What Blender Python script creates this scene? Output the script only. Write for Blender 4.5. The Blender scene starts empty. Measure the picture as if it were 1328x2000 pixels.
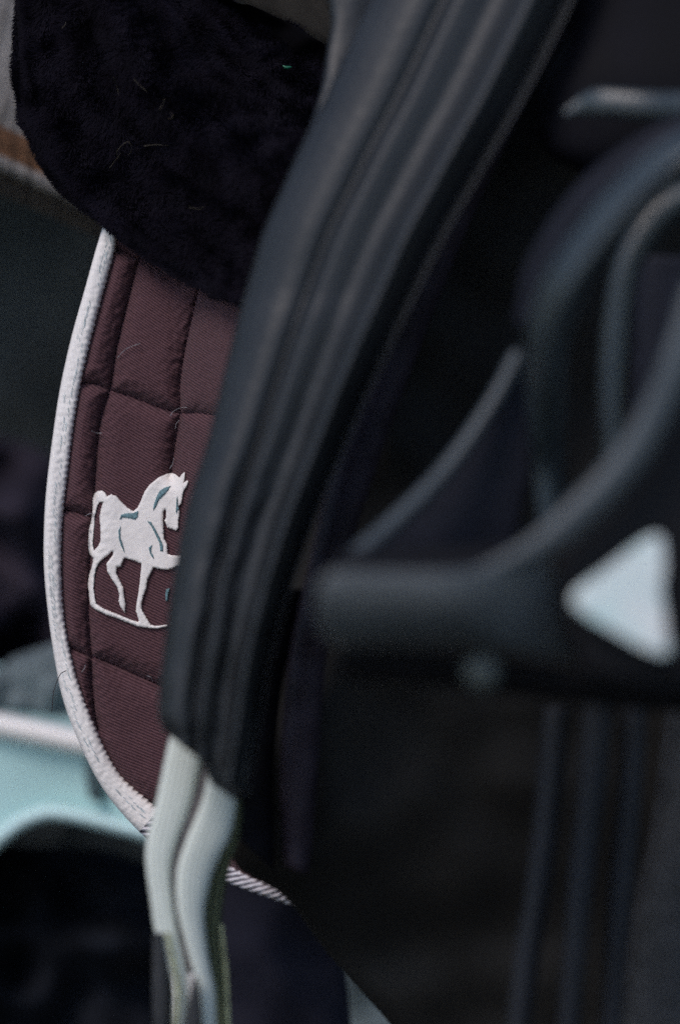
import bpy, bmesh, math, random
from mathutils import Vector, Matrix, noise
from mathutils.geometry import delaunay_2d_cdt

S = bpy.context.scene
C = S.collection
R = math.radians
rnd = random.Random(7)

# ------------------------------------------------------------------ camera
K = 0.00022                      # metres per photo pixel at one metre
CAM = Vector((0, 0, 1.25))
cam_d = bpy.data.cameras.new("camera")
cam = bpy.data.objects.new("camera", cam_d)
C.objects.link(cam)
cam.location = CAM
cam.rotation_euler = (R(90 - 12), 0, 0)
cam_d.sensor_width = 36
cam_d.sensor_fit = 'AUTO'
cam_d.lens = 36 / (2000 * K)
cam_d.clip_start = 0.05
cam_d.clip_end = 400
cam_d.dof.use_dof = True
cam_d.dof.focus_distance = 0.985
cam_d.dof.aperture_fstop = 2.9
S.camera = cam
RM = cam.rotation_euler.to_matrix()

# ------------------------------------------------------------------ sky, sun, exposure
w = bpy.data.worlds.new("World")
S.world = w
w.use_nodes = True
nt = w.node_tree
bg = nt.nodes["Background"]
sky = nt.nodes.new("ShaderNodeTexSky")
sky.sky_type = 'NISHITA'
sky.sun_disc = False
sky.sun_elevation = R(52)
sky.sun_rotation = R(215)
sky.air_density = 0.9
sky.dust_density = 0.6
sky.ozone_density = 0.3
nt.links.new(sky.outputs[0], bg.inputs[0])
bg.inputs[1].default_value = 0.10
sl = bpy.data.lights.new("sun", 'SUN')
sl.energy = 1.1
sl.angle = R(25)
sl.color = (1.0, 0.91, 0.87)
sun = bpy.data.objects.new("sun", sl)
C.objects.link(sun)
sun.rotation_euler = (R(34), 0, R(-52))   # from behind the camera, left, high
S.view_settings.view_transform = 'Standard'
S.view_settings.look = 'None'
S.view_settings.gamma = 1
S.view_settings.exposure = 0.56
S.cycles.use_denoising = False
S.cycles.use_adaptive_sampling = True
S.cycles.adaptive_threshold = 0.025
S.cycles.adaptive_min_samples = 16
S.cycles.max_bounces = 5


# ------------------------------------------------------------------ helpers
def P(px, py, d):
    return CAM + RM @ Vector(((px - 664) * K * d, (1000 - py) * K * d, -d))


def link(name, verts, faces, mat, parent=None, uvs=None, smooth=True):
    off = parent.matrix_world.translation.copy() if parent is not None and parent.type != 'EMPTY' else (
        parent.location.copy() if parent is not None else None)
    if parent is not None:
        off = Vector(parent['_origin'])
    else:
        n = len(verts)
        off = sum((Vector(v) for v in verts[::max(1, n // 400)]), Vector()) / len(verts[::max(1, n // 400)])
    me = bpy.data.meshes.new(name)
    me.from_pydata([tuple(Vector(v) - off) for v in verts], [], faces)
    me.update()
    if uvs is not None:
        ul = me.uv_layers.new(name="UVMap")
        flat = []
        for l in me.loops:
            flat.extend(uvs[l.vertex_index])
        ul.data.foreach_set("uv", flat)
    if smooth:
        me.polygons.foreach_set("use_smooth", [True] * len(me.polygons))
    me.materials.append(mat)
    o = bpy.data.objects.new(name, me)
    C.objects.link(o)
    if parent is not None:
        o.parent = parent
    else:
        o.location = off
    o['_origin'] = tuple(off)
    return o


def thing(name, label, cat, loc, group=None):
    o = bpy.data.objects.new(name, None)
    C.objects.link(o)
    o.location = loc
    o.empty_display_size = 0.02
    o['_origin'] = tuple(loc)
    return tag(o, label, cat, group)


def tag(o, label, cat, group=None):
    o['label'] = label
    o['category'] = cat
    if group:
        o['group'] = group
    return o


def cr(pts, n):
    """n+1 samples of a Catmull-Rom curve through pts, even along its length."""
    p = [Vector(q) for q in pts]
    p = [p[0] * 2 - p[1]] + p + [p[-1] * 2 - p[-2]]
    out = []
    m = 24
    for i in range(1, len(p) - 2):
        a, b, c, d = p[i - 1:i + 3]
        for k in range(m):
            t = k / m
            out.append(0.5 * ((2 * b) + (c - a) * t + (2 * a - 5 * b + 4 * c - d) * t * t + (3 * b - a - 3 * c + d) * t ** 3))
    out.append(p[-2].copy())
    L = [0]
    for i in range(1, len(out)):
        L.append(L[-1] + (out[i].xy - out[i - 1].xy).length)
    res = []
    j = 0
    for k in range(n + 1):
        s = L[-1] * k / n
        while j < len(L) - 2 and L[j + 1] < s:
            j += 1
        t = (s - L[j]) / max(L[j + 1] - L[j], 1e-9)
        res.append(out[j].lerp(out[j + 1], min(1, max(0, t))))
    return res


def cri(pts, n):
    """n+1 samples spread evenly over the control points"""
    p = [Vector(q) for q in pts]
    m = len(p) - 1
    p = [p[0] * 2 - p[1]] + p + [p[-1] * 2 - p[-2]]
    res = []
    for k in range(n + 1):
        s = m * k / n
        i = min(int(s), m - 1)
        t = s - i
        a, b, c, d = p[i:i + 4]
        res.append(0.5 * ((2 * b) + (c - a) * t + (2 * a - 5 * b + 4 * c - d) * t * t + (3 * b - a - 3 * c + d) * t ** 3))
    return res


def table(pairs):
    """smooth 1-D interpolation through (x, y) pairs"""
    def f(x):
        if x <= pairs[0][0]:
            return pairs[0][1]
        for (a, ya), (b, yb) in zip(pairs, pairs[1:]):
            if x <= b:
                t = (x - a) / (b - a)
                t = t * t * (3 - 2 * t)
                return ya + (yb - ya) * t
        return pairs[-1][1]
    return f


def close_grid(front, back, nu, nv):
    """front/back are row-major (nv+1)*(nu+1) lists; returns verts, faces of the closed slab"""
    N = (nu + 1) * (nv + 1)
    V = front + back
    F = []
    w_ = nu + 1
    for j in range(nv):
        for i in range(nu):
            a = j * w_ + i
            F.append((a, a + w_, a + w_ + 1, a + 1))
            F.append((N + a, N + a + 1, N + a + w_ + 1, N + a + w_))
    for j in range(nv):
        a = j * w_
        F.append((a, N + a, N + a + w_, a + w_))
        a = j * w_ + nu
        F.append((a, a + w_, N + a + w_, N + a))
    for i in range(nu):
        a = i
        F.append((a, a + 1, N + a + 1, N + a))
        a = nv * w_ + i
        F.append((a, N + a, N + a + 1, a + 1))
    return V, F


def lens(h, p=2.2):
    return lambda u, v: h * max(0.0, 1 - abs(2 * u - 1) ** p) ** (1 / p)


def loft(name, L, Rr, mat, parent=None, prof=None, thick=0.004, nu=24, nv=60, wob=0.0, wf=30, endround=0.0, seed=0):
    """closed slab between two edge curves given as (px, py, depth)"""
    A, B = (cri(L, nv), cri(Rr, nv)) if len(L) == len(Rr) else (cr(L, nv), cr(Rr, nv))
    prof = prof or lens(0.004)
    fr, bk, uv = [], [], []
    ln = 0
    for j in range(nv + 1):
        v = j / nv
        if j:
            ln += (P(*A[j]) - P(*A[j - 1])).length
        wd = (P(*A[j]) - P(*B[j])).length
        e = 1.0
        if endround:
            q = min(v, 1 - v) / endround
            e = math.sqrt(max(0, 1 - (1 - min(q, 1)) ** 2))
        for i in range(nu + 1):
            u = i / nu
            q = A[j].lerp(B[j], u)
            h = prof(u, v) * e
            edge = min(1, 8 * min(u, 1 - u))
            if wob:
                h += wob * edge * noise.noise(Vector((q.x / wf, q.y / wf, seed)))
            fr.append(P(q.x, q.y, q.z - h))
            bk.append(P(q.x, q.y, q.z + 0.0002 + thick * edge * e))
            uv.append((u * wd, ln))
    V, F = close_grid(fr, bk, nu, nv)
    return link(name, V, F, mat, parent, uv + uv)


def tube(name, pts, rad, mat, parent=None, n=60, seg=10, flat=1.0):
    """tube along (px,py,d) points; rad = radius in metres or function of t"""
    q = [P(*a) for a in cr(pts, n)]
    V, F = [], []
    prev = None
    view = RM @ Vector((0, 0, 1))
    for i, c in enumerate(q):
        t = (q[min(i + 1, n)] - q[max(i - 1, 0)]).normalized()
        a = view.cross(t)
        a = a.normalized() if a.length > 1e-4 else Vector((1, 0, 0))
        b = t.cross(a).normalized()
        r = rad(i / n) if callable(rad) else rad
        for k in range(seg):
            th = 2 * math.pi * k / seg
            V.append(c + a * r * math.cos(th) + b * r * flat * math.sin(th))
    for i in range(n):
        for k in range(seg):
            a = i * seg + k
            b = i * seg + (k + 1) % seg
            F.append((a, b, b + seg, a + seg))
    F.append(tuple(range(seg - 1, -1, -1)))
    F.append(tuple(n * seg + k for k in range(seg)))
    uv = [(k / seg, i * 0.01) for i in range(n + 1) for k in range(seg)]
    return link(name, V, F, mat, parent, uv)


def prism(name, outline, d, thick, mat, parent=None, bevel=0.002, dfun=None, curve=0):
    """closed plate from an outline in photo pixels at depth d (dfun(px,py) adds depth)"""
    if curve:
        outline = [tuple(q.xy) for q in cr([(a, b, 0) for a, b in outline] + [(outline[0][0], outline[0][1], 0)], curve)][:-1]
    dfun = dfun or (lambda x, y: 0)
    bm = bmesh.new()
    vs = [bm.verts.new(P(x, y, d + dfun(x, y))) for x, y in outline]
    f = bm.faces.new(vs)
    bm.normal_update()
    if f.normal.dot(RM @ Vector((0, 0, 1))) < 0:
        f.normal_flip()
    r = bmesh.ops.extrude_face_region(bm, geom=[f])
    nv_ = [g for g in r['geom'] if isinstance(g, bmesh.types.BMVert)]
    back = RM @ Vector((0, 0, -thick))
    # the extruded region becomes the front; push it toward the camera
    for v in nv_:
        v.co -= back
    ff = [g for g in r['geom'] if isinstance(g, bmesh.types.BMFace)]
    if bevel:
        edges = set()
        for g in ff:
            edges |= set(g.edges)
        bmesh.ops.bevel(bm, geom=list(edges), offset=bevel, segments=3, affect='EDGES', profile=0.5)
    bmesh.ops.triangulate(bm, faces=[g for g in bm.faces if len(g.verts) > 4])
    bmesh.ops.recalc_face_normals(bm, faces=bm.faces)
    V = [v.co.copy() for v in bm.verts]
    bm.verts.index_update()
    F = [tuple(v.index for v in g.verts) for g in bm.faces]
    bm.free()
    o = link(name, V, F, mat, parent, smooth=True)
    o.data.set_sharp_from_angle(angle=R(40))
    return o


# ------------------------------------------------------------------ materials
def mat(name, col, rough=0.6, spec=0.5, var=0.25, vs=120, bump=0.2, bs=900, bd=0.0006, sheen=0.0, sheen_col=(1, 1, 1),
        col2=None, coat=0.0, rvar=0.1):
    m = bpy.data.materials.new(name)
    m.use_nodes = True
    t = m.node_tree
    b = t.nodes["Principled BSDF"]
    tc = t.nodes.new("ShaderNodeTexCoord")
    n1 = t.nodes.new("ShaderNodeTexNoise")
    n1.inputs['Scale'].default_value = vs
    n1.inputs['Detail'].default_value = 5
    t.links.new(tc.outputs['Object'], n1.inputs['Vector'])
    ramp = t.nodes.new("ShaderNodeValToRGB")
    c2 = col2 or tuple(min(1, c * (1 + var)) for c in col)
    c1 = tuple(c * (1 - var) for c in col)
    ramp.color_ramp.elements[0].position = 0.32
    ramp.color_ramp.elements[0].color = (*c1, 1)
    ramp.color_ramp.elements[1].position = 0.68
    ramp.color_ramp.elements[1].color = (*c2, 1)
    t.links.new(n1.outputs['Fac'], ramp.inputs[0])
    t.links.new(ramp.outputs[0], b.inputs['Base Color'])
    mr = t.nodes.new("ShaderNodeMapRange")
    mr.inputs['To Min'].default_value = max(0.05, rough - rvar)
    mr.inputs['To Max'].default_value = min(1, rough + rvar)
    t.links.new(n1.outputs['Fac'], mr.inputs['Value'])
    t.links.new(mr.outputs[0], b.inputs['Roughness'])
    b.inputs['Specular IOR Level'].default_value = spec
    b.inputs['Sheen Weight'].default_value = sheen
    b.inputs['Sheen Tint'].default_value = (*sheen_col, 1)
    b.inputs['Coat Weight'].default_value = coat
    if bump:
        n2 = t.nodes.new("ShaderNodeTexNoise")
        n2.inputs['Scale'].default_value = bs
        n2.inputs['Detail'].default_value = 3
        t.links.new(tc.outputs['Object'], n2.inputs['Vector'])
        bp = t.nodes.new("ShaderNodeBump")
        bp.inputs['Strength'].default_value = bump
        bp.inputs['Distance'].default_value = bd
        t.links.new(n2.outputs['Fac'], bp.inputs['Height'])
        t.links.new(bp.outputs[0], b.inputs['Normal'])
    return m


def twill(name, dark, light, period, uv_rot=0.0, dist=0.4, bump=0.6, bd=0.0005, rough=0.85, spec=0.2, lo=0.25, hi=0.75, wobble=0.0,
          dash=None, sheen=0.0):
    """woven cloth: fine diagonal ribs read from the UV"""
    m = bpy.data.materials.new(name)
    m.use_nodes = True
    t = m.node_tree
    b = t.nodes["Principled BSDF"]
    tc = t.nodes.new("ShaderNodeTexCoord")
    mp = t.nodes.new("ShaderNodeMapping")
    mp.inputs['Rotation'].default_value[2] = uv_rot
    t.links.new(tc.outputs['UV'], mp.inputs['Vector'])
    wv = t.nodes.new("ShaderNodeTexWave")
    wv.bands_direction = 'Y'
    wv.inputs['Scale'].default_value = 2 * math.pi / (20 * period)
    wv.inputs['Distortion'].default_value = dist
    wv.inputs['Detail'].default_value = 2
    wv.inputs['Detail Scale'].default_value = 0.6
    t.links.new(mp.outputs[0], wv.inputs['Vector'])
    ramp = t.nodes.new("ShaderNodeValToRGB")
    ramp.color_ramp.elements[0].position = lo
    ramp.color_ramp.elements[0].color = (*dark, 1)
    ramp.color_ramp.elements[1].position = hi
    ramp.color_ramp.elements[1].color = (*light, 1)
    nz = t.nodes.new("ShaderNodeTexNoise")
    nz.inputs['Scale'].default_value = 1 / period * 0.9
    nz.inputs['Detail'].default_value = 4
    t.links.new(tc.outputs['UV'], nz.inputs['Vector'])
    fac = wv.outputs['Fac']
    mx = t.nodes.new("ShaderNodeMath")
    mx.operation = 'MULTIPLY_ADD'
    mx.inputs[1].default_value = 0.8
    ad = t.nodes.new("ShaderNodeMath")
    ad.operation = 'SUBTRACT'
    t.links.new(nz.outputs['Fac'], ad.inputs[0])
    ad.inputs[1].default_value = 0.4
    t.links.new(fac, mx.inputs[0])
    t.links.new(ad.outputs[0], mx.inputs[2])
    fac = mx.outputs[0]
    if dash:
        # broken dark stitches: the rib only shows where a second, coarser wave lets it
        w2 = t.nodes.new("ShaderNodeTexNoise")
        w2.inputs['Scale'].default_value = dash
        w2.inputs['Detail'].default_value = 1
        t.links.new(tc.outputs['UV'], w2.inputs['Vector'])
        mr = t.nodes.new("ShaderNodeMapRange")
        mr.inputs['From Min'].default_value = 0.32
        mr.inputs['From Max'].default_value = 0.55
        t.links.new(w2.outputs['Fac'], mr.inputs['Value'])
        mm = t.nodes.new("ShaderNodeMath")
        mm.operation = 'MAXIMUM'
        t.links.new(fac, mm.inputs[0])
        t.links.new(mr.outputs[0], mm.inputs[1])
        fac = mm.outputs[0]
    t.links.new(fac, ramp.inputs[0])
    t.links.new(ramp.outputs[0], b.inputs['Base Color'])
    b.inputs['Roughness'].default_value = rough
    b.inputs['Specular IOR Level'].default_value = spec
    b.inputs['Sheen Weight'].default_value = sheen
    bp = t.nodes.new("ShaderNodeBump")
    bp.inputs['Strength'].default_value = bump
    bp.inputs['Distance'].default_value = bd
    t.links.new(fac, bp.inputs['Height'])
    t.links.new(bp.outputs[0], b.inputs['Normal'])
    return m


M = {
    'pad': twill('maroon_twill', (0.051, 0.021, 0.026), (0.128, 0.060, 0.066), 0.0060, dist=0.5, bump=0.55, bd=0.0004, sheen=0.08),
    'seam': mat('seam_thread', (0.012, 0.004, 0.008), 0.9, 0.1),
    'bind': twill('white_binding_tape', (0.86, 0.80, 0.75), (0.95, 0.87, 0.81), 0.0014, uv_rot=R(-70), dist=0.2, bump=0.12, bd=0.0002,
                  lo=0.0, hi=0.45),
    'dash': mat('teal_grey_weft', (0.42, 0.52, 0.54), 0.8, 0.2, 0.3, 300, 0),
    'bind2': twill('ribbed_binding_tape', (0.10, 0.08, 0.10), (0.78, 0.72, 0.74), 0.0026, uv_rot=R(-50), dist=0.2, bump=1.0, bd=0.0008,
                   lo=0.1, hi=0.55),
    'thread': mat('white_embroidery_thread', (0.93, 0.85, 0.79), 0.55, 0.4, 0.04, 300, 0.5, 2500, 0.0003),
    'grey_thread': mat('teal_grey_embroidery_thread', (0.14, 0.24, 0.26), 0.6, 0.4, 0.5, 1500, 0.5, 2500, 0.0003),
    'pelt': mat('black_pelt', (0.0018, 0.0015, 0.0022), 0.95, 0.05, bump=0.4, bs=300, bd=0.002),
    'fleece': mat('black_fleece_fibre', (0.0085, 0.0068, 0.0120), 0.8, 0.08, 0.4, 60, 0),
    'hay': mat('hay', (0.06, 0.048, 0.032), 0.7, 0.3),
    'hair': mat('pale_horse_hair', (0.28, 0.26, 0.27), 0.5, 0.4, bump=0),
    'dark_hair': mat('dark_horse_hair', (0.03, 0.02, 0.02), 0.5, 0.4, bump=0),
    'green': mat('green_scrap', (0.010, 0.12, 0.06), 0.4, 0.5, bump=0),
    'girth': mat('worn_black_girth_leather', (0.0095, 0.0108, 0.0125), 0.50, 0.55, 0.25, 55, 0.35, 260, 0.0008, rvar=0.05),
    'leather': mat('black_saddle_leather', (0.006, 0.0055, 0.008), 0.6, 0.08, 0.3, 60, 0.2, 700, 0.0006),
    'leather_br': mat('brown_black_saddle_leather', (0.0165, 0.0148, 0.0132), 0.6, 0.12, 0.35, 9, 0.2, 700, 0.0006),
    'roll': mat('black_edge_roll_leather', (0.030, 0.022, 0.029), 0.6, 0.14, 0.3, 60, 0.2, 700, 0.0006),
    'billet': mat('black_billet_leather', (0.017, 0.018, 0.022), 0.6, 0.25, 0.2, 60, 0.2, 700, 0.0006),
    'strap': mat('black_stirrup_leather', (0.028, 0.037, 0.040), 0.40, 0.7, 0.3, 60, 0.25, 600, 0.0008),
    'composite': mat('black_composite', (0.042, 0.052, 0.058), 0.45, 0.55, 0.15, 100, 0.15, 900, 0.0004),
    'tread': mat('grey_black_tread_rubber', (0.066, 0.072, 0.073), 0.5, 0.5, 0.2, 60, 0.2, 900, 0.0004),
    'composite_d': mat('matt_black_composite', (0.010, 0.0095, 0.011), 0.6, 0.15, 0.15, 100, 0.15, 900, 0.0004),
    'reflect': mat('pale_reflective_inlay', (0.58, 0.82, 0.78), 0.35, 0.5, 0.0, 55, 0.1, 900, 0.0003, col2=(0.95, 0.90, 0.85)),
    'navyc': mat('dark_navy_composite', (0.014, 0.015, 0.023), 0.6, 0.15, 0.15, 100, 0.15, 900, 0.0004),
    'metal': mat('dull_steel', (0.06, 0.07, 0.062), 0.5, 0.5, 0.1),
    'elastic': twill('white_elastic_webbing', (0.58, 0.61, 0.53), (0.80, 0.82, 0.74), 0.0022, uv_rot=R(90), dist=0.2, bump=0.3, bd=0.0003),
    'elastic_o': twill('olive_shaded_elastic', (0.05, 0.055, 0.03), (0.15, 0.16, 0.09), 0.0022, uv_rot=R(90), dist=0.2, bump=0.3, bd=0.0003),  # shaded copy of the white webbing, darkened in its colour
    'gap_shade': mat('purple_grey_gap_shade', (0.20, 0.175, 0.175), 0.85, 0.2, 0.25, 200),  # shade of the gap between the elastics, put into the colour
    'yellow': mat('yellowed_elastic_edge', (0.36, 0.37, 0.22), 0.8, 0.2, 0.3, 200),
    'tab': mat('grey_black_leather_tab', (0.035, 0.035, 0.037), 0.6, 0.3),
    'wood': None, 'wood2': None,
    'plastic': mat('white_plastic_shaded', (0.42, 0.62, 0.60), 0.45, 0.4, 0.05, 8, 0.05, 60, 0.0005),  # white plastic with its teal shade put into the colour
    'plastic_rim': mat('white_plastic_lit_rim', (0.93, 0.86, 0.80), 0.4, 0.4, 0.03, 8, 0),  # same plastic, the lit edges painted brighter
    'plastic_lip': mat('pale_mint_lit_lip', (0.62, 0.82, 0.80), 0.4, 0.4, 0.03, 8, 0),  # same plastic again, the lip's brightness put into the colour
    'slot': mat('grey_slot', (0.06, 0.09, 0.095), 0.6, 0.2),
    'towel': mat('grey_towel', (0.125, 0.15, 0.155), 0.95, 0.1, 0.3, 30, 0.5, 200, 0.003),
    'rug': mat('dark_purple_rug', (0.024, 0.019, 0.027), 0.9, 0.1, 0.5, 9, 0.3, 150, 0.002),
    'navy': mat('navy_rug', (0.017, 0.016, 0.024), 0.9, 0.1, 0.3, 12, 0.3, 300, 0.001),
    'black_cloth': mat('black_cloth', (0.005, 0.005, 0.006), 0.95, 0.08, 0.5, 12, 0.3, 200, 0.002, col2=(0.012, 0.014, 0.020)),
    'leaf': mat('dark_hedge_leaf', (0.036, 0.040, 0.038), 0.7, 0.2, 0.5, 3, 0),
    'soil': mat('dark_soil', (0.020, 0.019, 0.017), 0.95, 0.1, 0.5, 2, 0.6, 30, 0.02),
}


def wood(name, c1, c2, rust=None):
    m = bpy.data.materials.new(name)
    m.use_nodes = True
    t = m.node_tree
    b = t.nodes["Principled BSDF"]
    tc = t.nodes.new("ShaderNodeTexCoord")
    mp = t.nodes.new("ShaderNodeMapping")
    mp.inputs['Scale'].default_value = (1, 14, 1)
    t.links.new(tc.outputs['UV'], mp.inputs['Vector'])
    n = t.nodes.new("ShaderNodeTexNoise")
    n.inputs['Scale'].default_value = 14
    n.inputs['Detail'].default_value = 8
    n.inputs['Roughness'].default_value = 0.65
    t.links.new(mp.outputs[0], n.inputs['Vector'])
    r = t.nodes.new("ShaderNodeValToRGB")
    r.color_ramp.elements[0].position = 0.36
    r.color_ramp.elements[0].color = (*c1, 1)
    r.color_ramp.elements[1].position = 0.66
    r.color_ramp.elements[1].color = (*c2, 1)
    t.links.new(n.outputs['Fac'], r.inputs[0])
    t.links.new(r.outputs[0], b.inputs['Base Color'])
    b.inputs['Roughness'].default_value = 0.9
    b.inputs['Specular IOR Level'].default_value = 0.15
    bp = t.nodes.new("ShaderNodeBump")
    bp.inputs['Strength'].default_value = 0.7
    bp.inputs['Distance'].default_value = 0.003
    t.links.new(n.outputs['Fac'], bp.inputs['Height'])
    t.links.new(bp.outputs[0], b.inputs['Normal'])
    return m


M['wood'] = wood('weathered_grey_wood', (0.115, 0.10, 0.088), (0.38, 0.335, 0.30))
M['wood2'] = wood('brown_wood', (0.055, 0.045, 0.040), (0.13, 0.105, 0.085))
M['wood3'] = wood('olive_shaded_wood', (0.018, 0.015, 0.012), (0.055, 0.046, 0.036))  # darker copy of the rail wood, shade put into its colour
M['rusty'] = wood('orange_stained_wood', (0.08, 0.042, 0.024), (0.24, 0.115, 0.06))

# ------------------------------------------------------------------ the setting
g = link('ground', [(-150, -150, 0), (150, -150, 0), (150, 150, 0), (-150, 150, 0)], [(0, 1, 2, 3)], M['soil'], smooth=False)
g['kind'] = 'structure'

# hedge, about three metres behind
hd = thing('hedge', 'dark green hedge standing far behind the saddle pad', 'hedge', (0, 3.3, 0))


def hedge_core():
    V, F = [], []
    nx, nz = 60, 24
    fr, bk = [], []
    for j in range(nz + 1):
        for i in range(nx + 1):
            x = -4 + 8 * i / nx
            z = 2.4 * j / nz
            top = 1 - (j / nz) ** 6
            d = 0.22 * noise.noise(Vector((x * 1.7, z * 1.7, 2))) + 0.08 * noise.noise(Vector((x * 6, z * 6, 5)))
            fr.append((x, 3.0 + d + 0.3 * (1 - top), z))
            bk.append((x, 3.9 - d - 0.3 * (1 - top), z))
    return close_grid(bk, fr, nx, nz)


V, F = hedge_core()
link('branch_mass', V, F, M['leaf'], hd)
V, F = [], []
for k in range(9000):
    x = rnd.uniform(-3, 3)
    z = rnd.uniform(0.02, 2.4)
    d = 0.22 * noise.noise(Vector((x * 1.7, z * 1.7, 2))) + 0.08 * noise.noise(Vector((x * 6, z * 6, 5)))
    c = Vector((x, 2.98 + d - rnd.random() * 0.08, z))
    a = Vector((rnd.gauss(0, 1), rnd.gauss(0, 0.6), rnd.gauss(0, 1))).normalized() * 0.03
    b = Vector((rnd.gauss(0, 1), rnd.gauss(0, 0.6), rnd.gauss(0, 1)))
    b = (b - b.project(a)).normalized() * 0.014
    n = len(V)
    V += [c - a, c + b, c + a, c - b]
    F.append((n, n + 1, n + 2, n + 3))
lv = link('foliage', V, F, M['leaf'], hd, smooth=False)
lv['kind'] = 'stuff'


# ------------------------------------------------------------------ fence rail under the saddle
def beam(name, pts_top, pts_bot, m, parent, thick, prof):
    return loft(name, pts_top, pts_bot, m, parent, prof=prof, thick=thick, nu=16, nv=60, wob=0.0015, wf=14)


rail = thing('wooden_rail', 'thick weathered grey wooden rail with an orange stained edge, behind the black fleece', 'rail', P(150, 250, 1.16))
box = lambda u, v: 0.006 * min(1, 14 * min(u, 1 - u)) ** 0.5
beam('plank', [(-260, -120, 1.14), (100, 30, 1.17), (900, 380, 1.24)], [(-260, 180, 1.13), (20, 283, 1.15), (900, 690, 1.22)], M['wood'], rail, 0.05, box)
beam('stained_edge', [(-260, 150, 1.125), (20, 254, 1.145), (900, 662, 1.215)], [(-260, 212, 1.125), (20, 316, 1.145), (900, 726, 1.215)], M['rusty'], rail, 0.05,
     lambda u, v: 0.001)
beam('edge_moulding', [(-260, 200, 1.13), (20, 306, 1.15), (900, 716, 1.22)], [(-260, 240, 1.13), (20, 344, 1.15), (900, 752, 1.22)], M['wood'], rail, 0.05,
     lens(0.008))
beam('lower_board', [(-260, 225, 1.14), (20, 334, 1.16), (900, 742, 1.23)], [(-260, 290, 1.15), (20, 388, 1.17), (900, 800, 1.24)], M['wood2'], rail, 0.04,
     lambda u, v: 0.002)
rail2 = thing('wooden_board', 'wooden board, olive brown with painted-in shade, crossing above the black fleece', 'board', P(600, 0, 1.2))
loft('plank', [(100, -330, 1.2), (500, -150, 1.21), (1100, 130, 1.22)], [(100, -170, 1.2), (640, 92, 1.215), (1100, 310, 1.22)], M['wood3'], rail2,
     prof=box, thick=0.04, nu=16, nv=60)

# ------------------------------------------------------------------ stool, towel, rugs behind
st = thing('step_stool', 'white plastic step stool with arched apron behind the maroon saddle pad', 'stool', P(100, 1500, 1.3))
tf = lambda a, b: loft
ap_top = [(-500, 1300, 1.36), (-200, 1358, 1.33), (0, 1398, 1.30), (150, 1430, 1.285), (300, 1462, 1.27), (430, 1490, 1.26)]
ap_bot = [(-470, 1760, 1.36), (-180, 1790, 1.33), (-10, 1648, 1.30), (60, 1606, 1.295), (130, 1600, 1.29), (290, 1640, 1.27), (430, 1672, 1.26)]
loft('apron', ap_top, ap_bot, M['plastic'], st, prof=lambda u, v: 0.001, thick=0.004, nu=10, nv=70)
loft('top_rim', [(a, b - 6, d - 0.004) for a, b, d in ap_top], [(a, b + 44, d - 0.004) for a, b, d in ap_top], M['plastic_rim'], st, prof=lens(0.012), thick=0.002,
     nu=14, nv=60)
loft('lower_lip', [(-470, 1730, 1.355), (-180, 1750, 1.325), (-14, 1624, 1.295), (60, 1580, 1.29), (130, 1574, 1.285), (290, 1612, 1.265), (430, 1645, 1.255)],
     [(-470, 1765, 1.355), (-170, 1795, 1.325), (-4, 1660, 1.295), (62, 1614, 1.29), (130, 1606, 1.285), (290, 1646, 1.265), (430, 1680, 1.255)], M['plastic_lip'],
     st, prof=lens(0.010), thick=0.002, nu=12, nv=60)
loft('slot', [(176, 1455, 1.277), (166, 1500, 1.276), (174, 1560, 1.274)], [(194, 1455, 1.277), (204, 1500, 1.276), (204, 1570, 1.274)], M['slot'], st,
     prof=lens(0.004), thick=0.001, nu=8, nv=20)
# top plate, running back from the front rim, and legs to the ground
fl, fr_, bl, br_ = P(-500, 1302, 1.36), P(430, 1492, 1.26), None, None
dirn = Vector((0.16, 1, 0)).normalized() * 0.09
bl, br_ = fl + dirn, fr_ + dirn
zz = Vector((0, 0, -0.006))
link('top', [fl, fr_, br_, bl, fl + zz, fr_ + zz, br_ + zz, bl + zz], [(0, 1, 2, 3), (7, 6, 5, 4), (0, 4, 5, 1), (1, 5, 6, 2), (2, 6, 7, 3), (3, 7, 4, 0)],
     M['plastic'], st, smooth=False)
for c, e in ((P(-440, 1770, 1.36), -1), (P(400, 1668, 1.27), 1)):
    for back in (0, 1):
        b0 = c + dirn * (0.9 * back) + Vector((0, 0.012, 0.02 if not back else 0.10))
        hw, hd2 = 0.022, 0.012
        top = [b0 + Vector((sx * hw, sy * hd2, 0)) for sx, sy in ((-1, -1), (1, -1), (1, 1), (-1, 1))]
        foot = [Vector((v.x + e * 0.03, v.y - 0.02 + 0.04 * back, 0.0)) for v in top]
        link('leg', top + foot, [(0, 1, 2, 3), (7, 6, 5, 4), (0, 4, 5, 1), (1, 5, 6, 2), (2, 6, 7, 3), (3, 7, 4, 0)], M['plastic_rim'], st, smooth=False)


def heap(name, outline_pts, d, h, m, label, cat, nf=70, thick=0.05, seed=0, amp=0.02):
    L_, R_ = outline_pts
    o = loft(name, [(a, b, d) for a, b in L_], [(a, b, d) for a, b in R_], m, prof=lens(h), thick=thick, nu=40, nv=50, wob=amp, wf=nf, endround=0.3, seed=seed)
    return tag(o, label, cat)


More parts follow.
